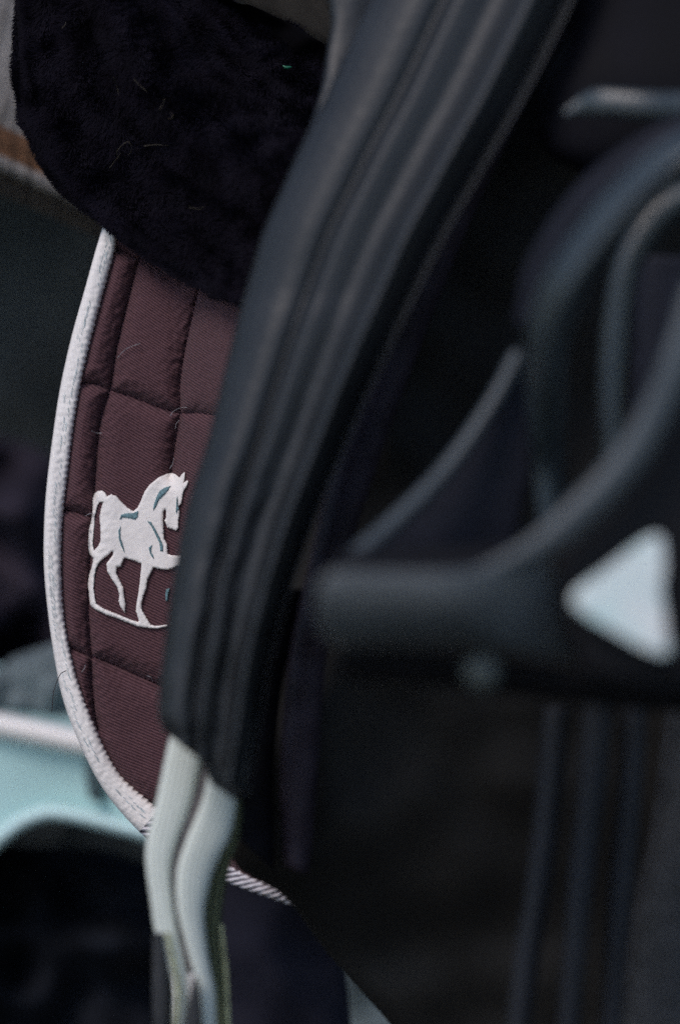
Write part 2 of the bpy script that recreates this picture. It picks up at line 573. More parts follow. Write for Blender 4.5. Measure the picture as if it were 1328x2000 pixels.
heap('towel', ([(-420, 1250), (-60, 1315), (40, 1278), (180, 1245), (330, 1290)], [(-420, 1340), (-60, 1398), (60, 1428), (180, 1450), (330, 1490)]), 1.33, 0.015, M['towel'],
     'grey blue crumpled towel lying on the white stool', 'towel', nf=40, thick=0.06, seed=1, amp=0.008)
heap('horse_rug', ([(-330, 820), (-150, 830), (20, 860), (110, 900), (170, 1000), (300, 1050)], [(-330, 1420), (-150, 1410), (20, 1390), (110, 1380), (170, 1380), (300, 1420)]),
     1.52, 0.05, M['rug'], 'dark purple horse rug heaped behind the white stool', 'rug', nf=95, thick=0.1, seed=3, amp=0.09)
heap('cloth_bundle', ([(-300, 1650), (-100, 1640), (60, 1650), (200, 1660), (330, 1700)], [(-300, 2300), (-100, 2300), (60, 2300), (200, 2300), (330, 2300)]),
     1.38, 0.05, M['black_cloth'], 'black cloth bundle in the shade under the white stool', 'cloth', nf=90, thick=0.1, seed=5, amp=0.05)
heap('navy_rug', ([(380, 1600), (392, 1750), (410, 1900), (430, 2150)], [(640, 1600), (655, 1750), (676, 1900), (700, 2150)]),
     1.13, 0.025, M['navy'], 'plain navy rug hanging under the saddle flap beside the white elastic', 'rug', nf=120, thick=0.03, seed=7, amp=0.015)
heap('tarpaulin', ([(560, 1800), (600, 1900), (640, 2000), (660, 2150)], [(760, 1800), (800, 1900), (840, 2000), (860, 2150)]),
     1.28, 0.02, M['towel'], 'pale blue grey folded sheet low down beyond the navy rug', 'sheet', nf=120, thick=0.03, seed=8, amp=0.01)

# ------------------------------------------------------------------ saddle pad
pad = thing('saddle_pad', 'maroon quilted twill saddle pad with white binding and embroidered white horse', 'saddle pad', P(300, 1100, 1.0))
OUT = [(214, 395), (207, 425), (190, 480), (165, 570), (140, 660), (118, 760), (103, 860), (92, 950), (87, 1030), (87, 1110), (95, 1200), (108, 1290),
       (125, 1370), (155, 1450), (195, 1530), (240, 1590), (290, 1640), (350, 1678), (440, 1722), (500, 1745), (560, 1766), (640, 1796)]
INN = [(243, 405), (233, 450), (222, 500), (204, 565), (180, 655), (158, 750), (143, 840), (131, 940), (123, 1010), (120, 1100), (125, 1200), (139, 1280), (157, 1345),
       (180, 1405), (205, 1462), (238, 1517), (285, 1560), (345, 1612), (370, 1640), (450, 1692), (510, 1722), (565, 1740), (650, 1770)]
inn_s = cr([(a, b, 0) for a, b in INN], 400)


def xleft(y):
    lo = inn_s[0]
    if y <= lo.y:
        return lo.x
    for a, b in zip(inn_s, inn_s[1:]):
        if b.y >= y:
            t = (y - a.y) / max(b.y - a.y, 1e-6)
            return a.x + (b.x - a.x) * t
    return inn_s[-1].x


SEAMS = [
    [(285, 470), (270, 512), (250, 590), (228, 680), (219, 745), (212, 770), (195, 830), (187, 920), (184, 970), (178, 1050), (174, 1130), (173, 1200), (178, 1270),
     (180, 1330), (186, 1395), (192, 1425)],
    [(400, 520), (388, 565), (375, 620), (358, 700), (351, 760), (352, 806), (343, 860), (336, 905), (334, 928)],
    [(520, 560), (500, 700), (490, 830), (470, 1000), (455, 1200), (445, 1400), (440, 1690)],
    [(205, 478), (222, 486), (250, 494), (275, 508), (330, 530), (392, 560), (520, 600)],
    [(150, 747), (190, 750), (218, 762), (260, 775), (310, 795), (352, 806), (415, 810), (600, 850)],
    [(120, 994), (150, 1000), (184, 1012)],
    [(130, 1262), (180, 1282), (230, 1300), (300, 1332), (450, 1390)],
    [(225, 1535), (255, 1548), (300, 1570), (440, 1630)],
]
seam_poly = [[q.xy for q in cr([(a, b, 0) for a, b in s], 40)] for s in SEAMS]
seg_list = []
for s in seam_poly:
    seg_list += list(zip(s, s[1:]))
inn_seg = [(a.xy, b.xy) for a, b in zip(inn_s[::8], inn_s[8::8])]
# seam distance on a coarse lookup grid
GX0, GY0, GS = 80, 390, 4
GW, GH = 150, 360


def dseg(p, a, b):
    ab = b - a
    t = max(0, min(1, (p - a).dot(ab) / max(ab.length_squared, 1e-9)))
    return (p - a - ab * t).length


import numpy as np
gx, gy = np.meshgrid(np.arange(GW) * GS + GX0, np.arange(GH) * GS + GY0)
dist = np.full(gx.shape, 1e9)
dist_b = np.full(gx.shape, 1e9)
for arr, segs in ((dist, seg_list), (dist_b, inn_seg)):
    for a, b in segs:
        abx, aby = b.x - a.x, b.y - a.y
        tt = np.clip(((gx - a.x) * abx + (gy - a.y) * aby) / max(abx * abx + aby * aby, 1e-9), 0, 1)
        dd = np.hypot(gx - a.x - abx * tt, gy - a.y - aby * tt)
        np.minimum(arr, dd, out=arr)


def look(arr, x, y):
    fx = min(max((x - GX0) / GS, 0), GW - 1.001)
    fy = min(max((y - GY0) / GS, 0), GH - 1.001)
    i, j = int(fx), int(fy)
    a, b = fx - i, fy - j
    return (arr[j, i] * (1 - a) + arr[j, i + 1] * a) * (1 - b) + (arr[j + 1, i] * (1 - a) + arr[j + 1, i + 1] * a) * b


def sm(t):
    t = max(0, min(1, t))
    return t * t * (3 - 2 * t)


def pad_h(x, y):
    d = float(look(dist, x, y))
    db = float(look(dist_b, x, y)) * 1.5 + 6
    q = min(d, db)
    puck = 0.0011 * math.exp(-d / 26) * noise.noise(Vector((x / 11, y / 11, 0))) * min(1, d / 5)
    t = min(1, q / 46)
    h = 0.0058 * (1 - (1 - t) ** 2.6) - 0.0012 * math.exp(-(d / 3.0) ** 2)
    h += 0.0007 * noise.noise(Vector((x / 60, y / 75, 4))) * t
    return h + puck


def pad_d(x, y):
    # the pad hangs nearly flat; past the second column it swells toward the rider's side
    return 1.004 - 0.050 * sm((x - 335) / 190) * sm((y - 430) / 120) - 0.010 * sm((200 - x) / -200) + 0.006 * sm((190 - x) / 110)


def pad_pt(x, y, up=0.0):
    return P(x, y, pad_d(x, y) - pad_h(x, y) - up)


nu, nv = 210, 520
fr, bk, uv = [], [], []
for j in range(nv + 1):
    y = 400 + (1766 - 400) * j / nv
    x0 = xleft(y) - 6
    for i in range(nu + 1):
        u = (i / nu)
        x = x0 + (640 - x0) * u ** 1.15 if x0 < 638 else 638 + u
        h = pad_h(x, y)
        fr.append(P(x, y, pad_d(x, y) - h))
        bk.append(P(x, y, pad_d(x, y) + 0.006))
        th = math.tan(R(38 - 18 * (y - 400) / 1200))
        # ribs run with the cloth: tilt where the padding swells
        uv.append((x / 1000, (y - (x - 230) * th - h * 500) / 1000))
V, F = close_grid(fr, bk, nu, nv)
link('quilted_cloth', V, F, M['pad'], pad, uv + uv)

# quilting stitches: individual thread dashes sunk in the seams
V, F = [], []
for s in seam_poly:
    L_ = 0
    pts = s
    for a, b in zip(pts, pts[1:]):
        n_ = max(1, int((b - a).length / 7))
        for k in range(n_):
            p0 = a.lerp(b, (k + 0.1) / n_)
            p1 = a.lerp(b, (k + 0.75) / n_)
            if p0.x < xleft(p0.y) or p0.x > 600:
                continue
            t = (p1 - p0).normalized()
            nn = Vector((-t.y, t.x)) * 0.9
            m0 = len(V)
            for q in (p0 - nn, p1 - nn, p1 + nn, p0 + nn):
                V.append(pad_pt(q.x, q.y, 0.0002))
            mid = (p0 + p1) / 2
            V.append(pad_pt(mid.x, mid.y, 0.0009))
            F += [(m0, m0 + 1, m0 + 4), (m0 + 1, m0 + 2, m0 + 4), (m0 + 2, m0 + 3, m0 + 4), (m0 + 3, m0, m0 + 4)]
q = link('quilting_stitches', V, F, M['seam'], pad)
q['kind'] = 'stuff'


# binding: rolled tape with a scalloped inner edge
def binding(name, oa, ia, m, nv_, scal, y0=None):
    A = cr([(a, b, 0) for a, b in oa], nv_)
    B = cr([(a, b, 0) for a, b in ia], nv_)
    nu_ = 14
    fr, bk, uv = [], [], []
    ln = 0
    for j in range(nv_ + 1):
        if j:
            ln += (A[j] - A[j - 1]).length * K
        ab = (B[j].xy - A[j].xy)
        wd = ab.length * K
        ph = (ln / K) / 13.0
        sc = (abs((ph % 1) - 0.35) * 2) * scal * (0.75 + 0.5 * noise.noise(Vector((ph * 0.6, 3, 3))))
        tip = B[j].xy
        dirv = ab.normalized() * sc
        for i in range(nu_ + 1):
            u = i / nu_
            p = A[j].xy.lerp(tip, u) + dirv * sm((u - 0.8) / 0.2)
            base = pad_d(max(p.x, 120), p.y) if p.x < 600 else pad_d(600, p.y)
            h = 0.0012 + 0.0048 * max(0, 1 - abs(2 * u - 1) ** 3.5) ** 0.5
            h += 0.0003 * noise.noise(Vector((p.x / 9, p.y / 9, 9)))
            fr.append(P(p.x, p.y, base - h - 0.0005))
            bk.append(P(p.x, p.y, base + 0.006 * (1 - (2 * u - 1) ** 2)))
            uv.append((u * wd, ln))
    V, F = close_grid(fr, bk, nu_, nv_)
    return link(name, V, F, m, pad, uv + uv)


oc = cr([(a, b, 0) for a, b in OUT], 200)
ic = cr([(a, b, 0) for a, b in INN], 200)
cut = 152
binding('binding', [tuple(q.xy) for q in oc[:cut + 1:4]], [tuple(q.xy) for q in ic[:cut + 1:4]], M['bind'], 900, 2.4)
bb = binding('binding', [tuple(q.xy) for q in oc[cut::4]], [tuple(q.xy) for q in ic[cut::4]], M['bind2'], 260, 2.0)
bb['label'] = 'coarsely ribbed stretch of binding under the flap'


# broken rows of grey weft showing on the tape
V, F = [], []
AO = cr([tuple(q) for q in oc[:cut]], 300)
BO = cr([tuple(q) for q in ic[:cut]], 300)
for j in range(300):
    for tr in (0.30, 0.46, 0.62):
        if noise.noise(Vector((j * 0.06, tr * 9, 1))) < 0.0 or rnd.random() < 0.3:
            continue
        a, b = AO[j].xy, BO[j].xy
        t = (AO[j + 1] - AO[j]).xy.normalized()
        c = a.lerp(b, tr + rnd.uniform(-.03, .03))
        dr = (t + (b - a).normalized() * 0.42).normalized()
        nn = Vector((-dr.y, dr.x)) * 0.42
        l = rnd.uniform(2.5, 4.5)
        m0 = len(V)
        for q in (c - dr * l - nn, c + dr * l - nn, c + dr * l + nn, c - dr * l + nn):
            V.append(P(q.x, q.y, pad_d(max(q.x, 120), q.y) - 0.0068))
        V.append(P(c.x, c.y, pad_d(max(c.x, 120), c.y) - 0.0070))
        F += [(m0, m0 + 1, m0 + 4), (m0 + 1, m0 + 2, m0 + 4), (m0 + 2, m0 + 3, m0 + 4), (m0 + 3, m0, m0 + 4)]
q = link('binding_weft', V, F, M['dash'], pad)
q['kind'] = 'stuff'


# embroidered horse --------------------------------------------------------
def Z(pts):
    return [(140 + x / 5.108, 880 + y / 5.108) for x, y in pts]


H_OUT = Z([(1130, 215), (1135, 260), (1118, 320), (1155, 296), (1168, 310), (1150, 360), (1120, 410), (1108, 470), (1100, 530), (1070, 560), (1080, 600), (1078, 650),
           (1068, 700), (1068, 780), (1050, 800), (960, 772), (945, 740), (930, 700), (945, 670), (945, 600), (930, 588), (918, 610), (915, 700), (920, 780),
           (925, 870), (955, 930), (962, 1030), (1000, 1045), (1100, 1050), (1180, 1090), (1170, 1180), (1130, 1290), (1100, 1280), (1110, 1180), (1060, 1150),
           (1010, 1180), (950, 1190), (860, 1180), (820, 1165), (800, 1210), (760, 1290), (750, 1370), (715, 1470), (700, 1540), (705, 1590), (740, 1650), (790, 1735),
           (840, 1750), (960, 1735), (960, 1755), (860, 1777), (790, 1777), (660, 1755), (560, 1715), (430, 1665), (350, 1640), (240, 1585), (190, 1545), (180, 1470),
           (165, 1330), (178, 1240), (210, 1140), (218, 1070), (185, 1040), (170, 960), (175, 800), (200, 700), (212, 600), (215, 480), (230, 430), (262, 405), (305, 398),
           (340, 425), (355, 458), (400, 436), (450, 455), (500, 510), (560, 570), (620, 605), (660, 570), (690, 510), (730, 410), (780, 340), (870, 268), (960, 230),
           (1010, 225), (1050, 245), (1078, 270), (1110, 225)])
H_TAIL = Z([(285, 512), (318, 515), (300, 570), (280, 660), (290, 760), (292, 900), (270, 950), (225, 1000), (215, 940), (222, 800), (235, 650), (262, 545)])
H_LEG = Z([(410, 1005), (340, 1065), (285, 1110), (250, 1170), (232, 1250), (222, 1380), (235, 1470), (250, 1530), (330, 1580), (480, 1640), (600, 1690), (670, 1710),
           (672, 1690), (645, 1600), (645, 1560), (665, 1440), (680, 1330), (695, 1190), (698, 1130), (640, 1105), (530, 1070), (515, 1100), (495, 1160), (455, 1165),
           (450, 1220), (480, 1290), (520, 1370), (525, 1450), (540, 1520), (535, 1620), (490, 1560), (470, 1500), (480, 1450), (460, 1370), (400, 1280), (360, 1210),
           (350, 1130), (370, 1100), (400, 1065), (418, 1030)])


def dens(poly, step, jit):
    out = []
    for (x0, y0), (x1, y1) in zip(poly, poly[1:] + poly[:1]):
        l = math.hypot(x1 - x0, y1 - y0)
        n_ = max(1, round(l / step))
        for k in range(n_):
            t = k / n_
            j = jit * rnd.uniform(-1, 1)
            out.append((x0 + (x1 - x0) * t - (y1 - y0) / l * j, y0 + (y1 - y0) * t + (x1 - x0) / l * j))
    return out


def inside(x, y, poly):
    c = False
    n_ = len(poly)
    for i in range(n_):
        x0, y0 = poly[i]
        x1, y1 = poly[i - 1]
        if (y0 > y) != (y1 > y) and x < (x1 - x0) * (y - y0) / (y1 - y0) + x0:
            c = not c
    return c


def patch(name, loops, m, parent, up, step=1.6, jit=0.3, grid=3.2, rim=0.6):
    loops = [dens(l, step, jit) for l in loops]
    pts, edges = [], []
    for l in loops:
        n0 = len(pts)
        pts += [Vector(p) for p in l]
        edges += [(n0 + i, n0 + (i + 1) % len(l)) for i in range(len(l))]
    nb = len(pts)
    xs = [p[0] for p in loops[0]]
    ys = [p[1] for p in loops[0]]
    y = min(ys)
    while y < max(ys):
        x = min(xs)
        while x < max(xs):
            if inside(x, y, loops[0]) and not any(inside(x, y, l) for l in loops[1:]):
                pts.append(Vector((x + rnd.uniform(-.3, .3), y + rnd.uniform(-.3, .3))))
            x += grid
        y += grid
    vo, eo, fo, ov, oe, of = delaunay_2d_cdt(pts, edges, [], 0, 1e-4)
    keep = []
    for f in fo:
        cx = sum(vo[i].x for i in f) / len(f)
        cy = sum(vo[i].y for i in f) / len(f)
        if inside(cx, cy, loops[0]) and not any(inside(cx, cy, l) for l in loops[1:]):
            keep.append(tuple(f))
    cnt = {}
    for f in keep:
        for a, b in zip(f, f[1:] + f[:1]):
            cnt[tuple(sorted((a, b)))] = cnt.get(tuple(sorted((a, b))), 0) + 1
    border = set()
    bedges = [(a, b) for f in keep for a, b in zip(f, f[1:] + f[:1]) if cnt[tuple(sorted((a, b)))] == 1]
    for a, b in bedges:
        border |= {a, b}
    V = [pad_pt(p.x, p.y, up * (rim if i in border else 1.0) + (0 if i in border else 0.00012 * rnd.random())) for i, p in enumerate(vo)]
    N = len(V)
    V += [pad_pt(p.x, p.y, -0.0004) for p in vo]
    F = [tuple(f) for f in keep] + [tuple(reversed([i + N for i in f])) for f in keep]
    F += [(b, a, a + N, b + N) for a, b in bedges]
    uv = [(p.x / 1000, p.y / 1000) for p in vo] * 2
    o = link(name, V, F, m, parent, uv)
    bm = bmesh.new()
    bm.from_mesh(o.data)
    bmesh.ops.delete(bm, geom=[v for v in bm.verts if not v.link_faces], context='VERTS')
    bmesh.ops.recalc_face_normals(bm, faces=bm.faces)
    bm.to_mesh(o.data)
    bm.free()
    return o


horse = patch('horse_emblem', [H_OUT, H_TAIL, H_LEG], M['thread'], pad, 0.0016, jit=0.45)
for pl in ([(990, 350), (930, 370), (880, 400), (850, 460), (820, 540), (815, 595), (840, 560), (870, 490), (920, 440), (960, 400)],
           [(480, 685), (500, 635), (560, 625), (620, 620), (665, 600), (660, 660), (635, 688), (560, 672), (510, 665)],
           [(490, 750), (470, 800), (472, 870), (490, 940), (530, 1020), (515, 950), (490, 870), (485, 800)],
           [(755, 700), (790, 710), (840, 790), (880, 870), (912, 940), (910, 1005), (885, 1000), (880, 930), (840, 840), (800, 760)],
           [(805, 940), (770, 970), (780, 1020), (820, 1085), (815, 1050), (795, 1010), (795, 970)],
           [(1052, 455), (1045, 520), (1040, 600), (1050, 630), (1058, 590), (1080, 585), (1062, 560), (1060, 490)]):
    patch('shading_stitches', [Z(pl)], M['grey_thread'], horse, 0.0021, jit=0.5, grid=2.5, rim=0.95)
patch('embroidered_mark', [Z([(950, 1380), (985, 1375), (970, 1430), (962, 1500), (940, 1500), (938, 1420)])], M['grey_thread'], pad, 0.0011, jit=0.2)


# ------------------------------------------------------------------ loose hairs on the pad
def strand(name, pts, r, m, label, cat, group, d=None):
    o = tube(name, [(x, y, (pad_d(x, y) - pad_h(x, y) - 0.0022 if d is None else d)) for x, y in pts], r, m, None, n=16, seg=5)
    return tag(o, label, cat, group)


HG = 'pale horse hairs stuck to the maroon pad'
strand('horse_hair', [(229, 700), (245, 683), (262, 675), (275, 671)], 0.00013, M['hair'], 'pale bent hair on the upper middle quilt cell of the maroon pad', 'hair', HG)
strand('horse_hair', [(180, 842), (190, 846), (200, 846)], 0.00016, M['hair'], 'short white hair on the narrow left cell above the horse tail', 'hair', HG)
strand('horse_hair', [(333, 812), (340, 803), (352, 797), (366, 796)], 0.00013, M['hair'], 'pale thread end at the seam crossing above the horse head', 'hair', HG)
strand('horse_hair', [(343, 838), (345, 828), (351, 820)], 0.00012, M['hair'], 'tiny pale hair just under the seam crossing above the horse', 'hair', HG)
strand('horse_hair', [(332, 916), (338, 905), (340, 895)], 0.00014, M['hair'], 'short pale hair standing above the horse neck', 'hair', HG)
strand('horse_hair', [(168, 1008), (174, 1004), (182, 1003)], 0.00018, M['hair'], 'white hair at the seam beside the horse tail', 'hair', HG)
strand('horse_hair', [(160, 1313), (166, 1305), (167, 1298)], 0.00015, M['hair'], 'small white hair on the narrow cell low by the binding', 'hair', HG)
strand('horse_hair', [(288, 1320), (296, 1323), (299, 1332)], 0.00014, M['hair'], 'pale hair on the lowest crosswise seam under the horse', 'hair', HG)
strand('horse_hair', [(330, 533), (340, 536), (349, 532)], 0.00016, M['hair'], 'white hair at the fleece edge on the top of the pad', 'hair', HG)
tag(tube('dark_hair', [(102, 1390, .985), (106, 1350, .985), (118, 1318, .987), (130, 1310, .99)], 0.00018, M['dark_hair'], None, n=16, seg=5),
    'single dark curled hair crossing the white binding', 'hair')

# ------------------------------------------------------------------ sheepskin half pad
fur = thing('sheepskin_half_pad', 'black sheepskin half pad with fluffy fleece over the maroon pad', 'half pad', P(350, 300, 0.97))
FL = [(48, -200, 1.0), (44, -90, 1.0), (40, 0, 1.0), (34, 110, 1.0), (42, 200, 1.0), (72, 282, 1.0), (112, 352, 1.0), (164, 396, 1.0), (232, 452, .99), (300, 502, .98),
      (380, 548, .965), (430, 570, .945), (500, 588, .93), (590, 600, .915)]
FR = [(200, -200, 1.0), (330, -90, 1.0), (450, -2, 1.0), (490, 10, 1.0), (530, 28, 1.0), (570, 48, 1.0), (610, 72, .99), (645, 92, .99), (690, 115, .98), (740, 150, .95),
      (790, 200, .94), (830, 270, .93), (850, 350, .92), (850, 450, .91)]
fprof = table([(0, 0.0), (0.04, 0.007), (0.12, 0.013), (0.3, 0.026), (0.48, 0.046), (0.54, 0.047), (0.74, 0.012), (0.80, -0.006), (0.90, -0.012), (1, -0.008)])
NU, NV = 70, 120
A_, B_ = cri(FL, NV), cri(FR, NV)


def fur_pt(u, v):
    j = min(int(v * NV), NV - 1)
    t = v * NV - j
    a = A_[j].lerp(A_[j + 1], t)
    b = B_[j].lerp(B_[j + 1], t)
    q = a.lerp(b, u)
    clump = 0.0009 * noise.noise(Vector((q.x / 34, q.y / 34, 1))) + 0.0008 * noise.noise(Vector((q.x / 12, q.y / 12, 6)))
    wr = 0.0025 * noise.noise(Vector((q.x / 120, q.y / 120, 3)))
    return P(q.x, q.y, q.z - fprof(u + 0.04 * noise.noise(Vector((v * 6, 0, 0)))) - (clump + wr) * min(1, 10 * min(u, 1 - u)))


fr, bk = [], []
for j in range(NV + 1):
    for i in range(NU + 1):
        u, v = i / NU, j / NV
        fr.append(fur_pt(u, v))
        q = A_[j].lerp(B_[j], u)
        bk.append(P(q.x, q.y, q.z + 0.0005 + 0.012 * min(1, 8 * min(u, 1 - u))))
V, F = close_grid(fr, bk, NU, NV)
link('pelt', V, F, M['pelt'], fur)
V, F = [], []
vdir = RM @ Vector((0, 0, 1))
for k in range(150000):
    u = rnd.random()
    if rnd.random() < 0.16:
        u = rnd.random() ** 2 * 0.06
    v = rnd.random() * 0.995
    p = fur_pt(u, v)
    pu = fur_pt(min(u + 0.01, 1), v) - p
    pv = fur_pt(u, min(v + 0.008, 1)) - p
    nrm = pu.cross(pv)
    if nrm.length < 1e-12:
        continue
    nrm.normalize()
    if nrm.dot(vdir) < 0:
        nrm = -nrm
    if u < 0.05:
        nrm = (nrm - pu.normalized() * 1.0).normalized()
    cl = noise.noise_vector(p * 90)
    dr = (nrm + cl * 0.55 + Vector((rnd.gauss(0, .3), rnd.gauss(0, .3), rnd.gauss(0, .3) - 0.35))).normalized()
    ln = rnd.uniform(0.002, 0.0045)
    side = dr.cross(vdir)
    if side.length < 1e-6:
        continue
    side = side.normalized() * rnd.uniform(0.00012, 0.00028)
    m0 = len(V)
    mid = p + dr * ln * 0.55
    tip = p + dr * ln + cl * ln * 0.4
    V += [p - side, p + side, mid + side * 0.8, mid - side * 0.8, tip]
    F += [(m0, m0 + 1, m0 + 2, m0 + 3), (m0 + 3, m0 + 2, m0 + 4)]
fz = link('fleece', V, F, M['fleece'], fur, smooth=False)
fz['kind'] = 'stuff'

HYG = 'hay strands caught in the black fleece'


def fur_depth(px, py):
    best = None
    for j in range(0, NV + 1, 2):
        for i in range(0, NU + 1, 2):
            q = A_[j].lerp(B_[j], i / NU)
            e = (q.x - px) ** 2 + (q.y - py) ** 2
            if best is None or e < best[0]:
                best = (e, q.z - fprof(i / NU))
    return best[1] - 0.0085


for pts, lab in (([(222, 150), (229, 168), (233, 188)], 'thin tan hay strand high on the left of the black fleece'),
                 ([(262, 155), (275, 168), (288, 180)], 'slanted tan hay strand right of the highest one in the fleece'),
                 ([(236, 312), (228, 298), (240, 283), (252, 277), (258, 292), (250, 305)], 'looped brown hay strand in the middle of the black fleece'),
                 ([(214, 330), (224, 316), (236, 300)], 'brown hay strand below the looped one in the fleece'),
                 ([(282, 285), (305, 283), (330, 284)], 'level hay strand right of the looped one in the fleece'),
                 ([(312, 214), (320, 202), (322, 190)], 'short upright hay strand in the centre of the fleece'),
                 ([(330, 232), (338, 228), (334, 220)], 'small hooked hay strand in the centre of the fleece'),
                 ([(370, 405), (385, 408), (400, 405)], 'faint level hay strand low on the black fleece'),
                 ([(122, 55), (128, 48), (130, 42)], 'tiny hay strand by the upper left edge of the fleece')):
    o = tube('hay_strand', [(x, y, fur_depth(x, y)) for x, y in pts], lambda t: 0.00018 * (1 - 0.6 * t), M['hay'], None, n=14, seg=5)
    tag(o, lab, 'hay', HYG)
dg = fur_depth(560, 130)
tag(tube('leaf_scrap', [(552, 128, dg), (560, 132, dg), (570, 131, dg)], lambda t: 0.0007 * math.sin(math.pi * (0.1 + 0.8 * t)), M['green'], None, n=10, seg=6),
    'tiny bright green scrap caught in the upper fleece', 'leaf scrap')

# ------------------------------------------------------------------ saddle
sad = thing('saddle', 'black leather dressage saddle at right with its long flap and billet straps', 'saddle', P(950, 1000, 0.93))
loft('flap', [(760, -150, .92), (700, 200, .92), (620, 600, .92), (560, 1000, .922), (490, 1350, .91), (440, 1590, .905), (462, 1690, .905), (556, 1752, .915),
              (640, 1862, .93), (720, 1952, .93), (800, 2045, .93), (860, 2130, .93)],
     [(1600, -150, .90), (1600, 200, .90), (1600, 500, .90), (1600, 800, .90), (1600, 1000, .90), (1600, 1200, .90), (1600, 1400, .90), (1600, 1600, .90), (1600, 1800, .90),
      (1600, 1950, .90), (1600, 2100, .90), (1600, 2200, .90)], M['leather_br'], sad, prof=(lambda u, v: 0.004 * min(1, 20 * min(u, 1 - u)) ** 0.5),
     thick=0.004, nu=60, nv=140, wob=0.006, wf=140)
loft('edge_roll', [(1010, -60, .90), (900, 180, .90), (800, 430, .90), (712, 680, .90), (650, 900, .89), (598, 1120, .885), (562, 1300, .885), (548, 1500, .885), (552, 1690, .89)],
     [(1180, -60, .90), (1040, 180, .90), (920, 430, .90), (820, 680, .90), (740, 900, .89), (672, 1120, .885), (636, 1300, .885), (622, 1500, .885), (604, 1710, .89)],
     M['roll'], sad, prof=lens(0.012), thick=0.004, nu=24, nv=80, wob=0.002, wf=60)
loft('skirt', [(1040, -120, .86), (1100, 60, .85), (1050, 180, .85), (1060, 290, .85), (1140, 340, .85)],
     [(1500, -120, .82), (1500, 60, .82), (1500, 150, .82), (1500, 220, .82), (1500, 300, .82)], M['leather'], sad, prof=lens(0.012, 4), thick=0.004, nu=30, nv=40)
tube('skirt_welt', [(1100, 222, .80), (1140, 206, .80), (1180, 200, .795), (1260, 206, .79), (1340, 207, .79), (1450, 200, .79)],
     lambda t: 0.0012 + 0.0036 * sm(t / 0.2), M['strap'], sad, seg=16, flat=0.5)
for (a, b, d) in (([(1062, 1380), (1052, 1500), (1030, 1700), (1000, 1900), (980, 2100)], [(1112, 1380), (1104, 1500), (1082, 1700), (1050, 1900), (1028, 2100)], .80),
                  ([(1136, 1360), (1130, 1500), (1112, 1700), (1096, 1900), (1080, 2100)], [(1196, 1360), (1186, 1500), (1160, 1700), (1140, 1900), (1122, 2100)], .79),
                  ([(1212, 1340), (1208, 1500), (1190, 1700), (1176, 1900), (1160, 2100)], [(1262, 1340), (1256, 1500), (1240, 1700), (1220, 1900), (1204, 2100)], .80)):
    loft('billet_strap', [(x, y, d) for x, y in a], [(x, y, d) for x, y in b], M['billet'], sad, prof=lens(0.007), thick=0.003, nu=16, nv=40)
kr = loft('thigh_roll', [(1300, 1350, .87), (1270, 1600, .87), (1230, 1800, .87), (1190, 2100, .87)], [(1480, 1350, .86), (1480, 1600, .86), (1480, 1800, .86), (1480, 2100, .86)],
          M['tab'], sad, prof=lens(0.02), thick=0.004, nu=24, nv=50)

# ------------------------------------------------------------------ stirrup leather
sle = thing('stirrup_leather', 'black stirrup leather looped in two turns above the stirrup at right', 'strap', P(1150, 600, .77))
loft('strap_dim_side', [(1420, 190, .73), (1300, 240, .73), (1185, 310, .735), (1094, 405, .74), (1026, 520, .745), (1004, 630, .75)],  # darker strip added for the strap's dim side, shade in its colour
     [(1420, 290, .73), (1340, 320, .73), (1250, 390, .735), (1170, 470, .74), (1110, 570, .745), (1080, 670, .75)],
     M['navyc'], sle, prof=lens(0.004), thick=0.003, nu=16, nv=40)
loft('strap_turn', [(1420, 225, .700), (1312, 268, .700), (1222, 338, .705), (1140, 428, .710), (1066, 535, .715), (1030, 640, .725), (1026, 750, .745), (1042, 900, .760), (1056, 1050, .760)],
     [(1420, 300, 0.710), (1350, 335, 0.710), (1275, 405, 0.715), (1200, 490, 0.720), (1138, 585, 0.725), (1106, 680, 0.735), (1102, 780, 0.755), (1106, 900, .80), (1114, 1050, .80)],
     M['strap'], sle, prof=(lambda u, v: 0.018 * (u / 0.68 if u < 0.68 else (1 - u) / 0.32) ** 1.3 * (2 - (u / 0.68 if u < 0.68 else (1 - u) / 0.32) ** 1.3)), thick=0.003, nu=24, nv=60)
loft('strap_turn', [(1420, 330, .78), (1310, 360, .78), (1235, 430, .78), (1190, 540, .78), (1170, 700, .78), (1165, 850, .78), (1175, 960, .78)],
     [(1420, 400, .78), (1340, 420, .78), (1280, 480, .78), (1240, 560, .78), (1222, 700, .78), (1215, 850, .78), (1215, 960, .78)],
     M['strap'], sle, prof=lens(0.008), thick=0.003, nu=20, nv=60)
loft('strap_backing', [(1240, 500, .82), (1235, 650, .82), (1230, 800, .82), (1225, 980, .82)], [(1460, 500, .82), (1460, 650, .82), (1460, 800, .82), (1460, 980, .82)],
     M['navyc'], sle, prof=lens(0.01, 3), thick=0.003, nu=16, nv=40)

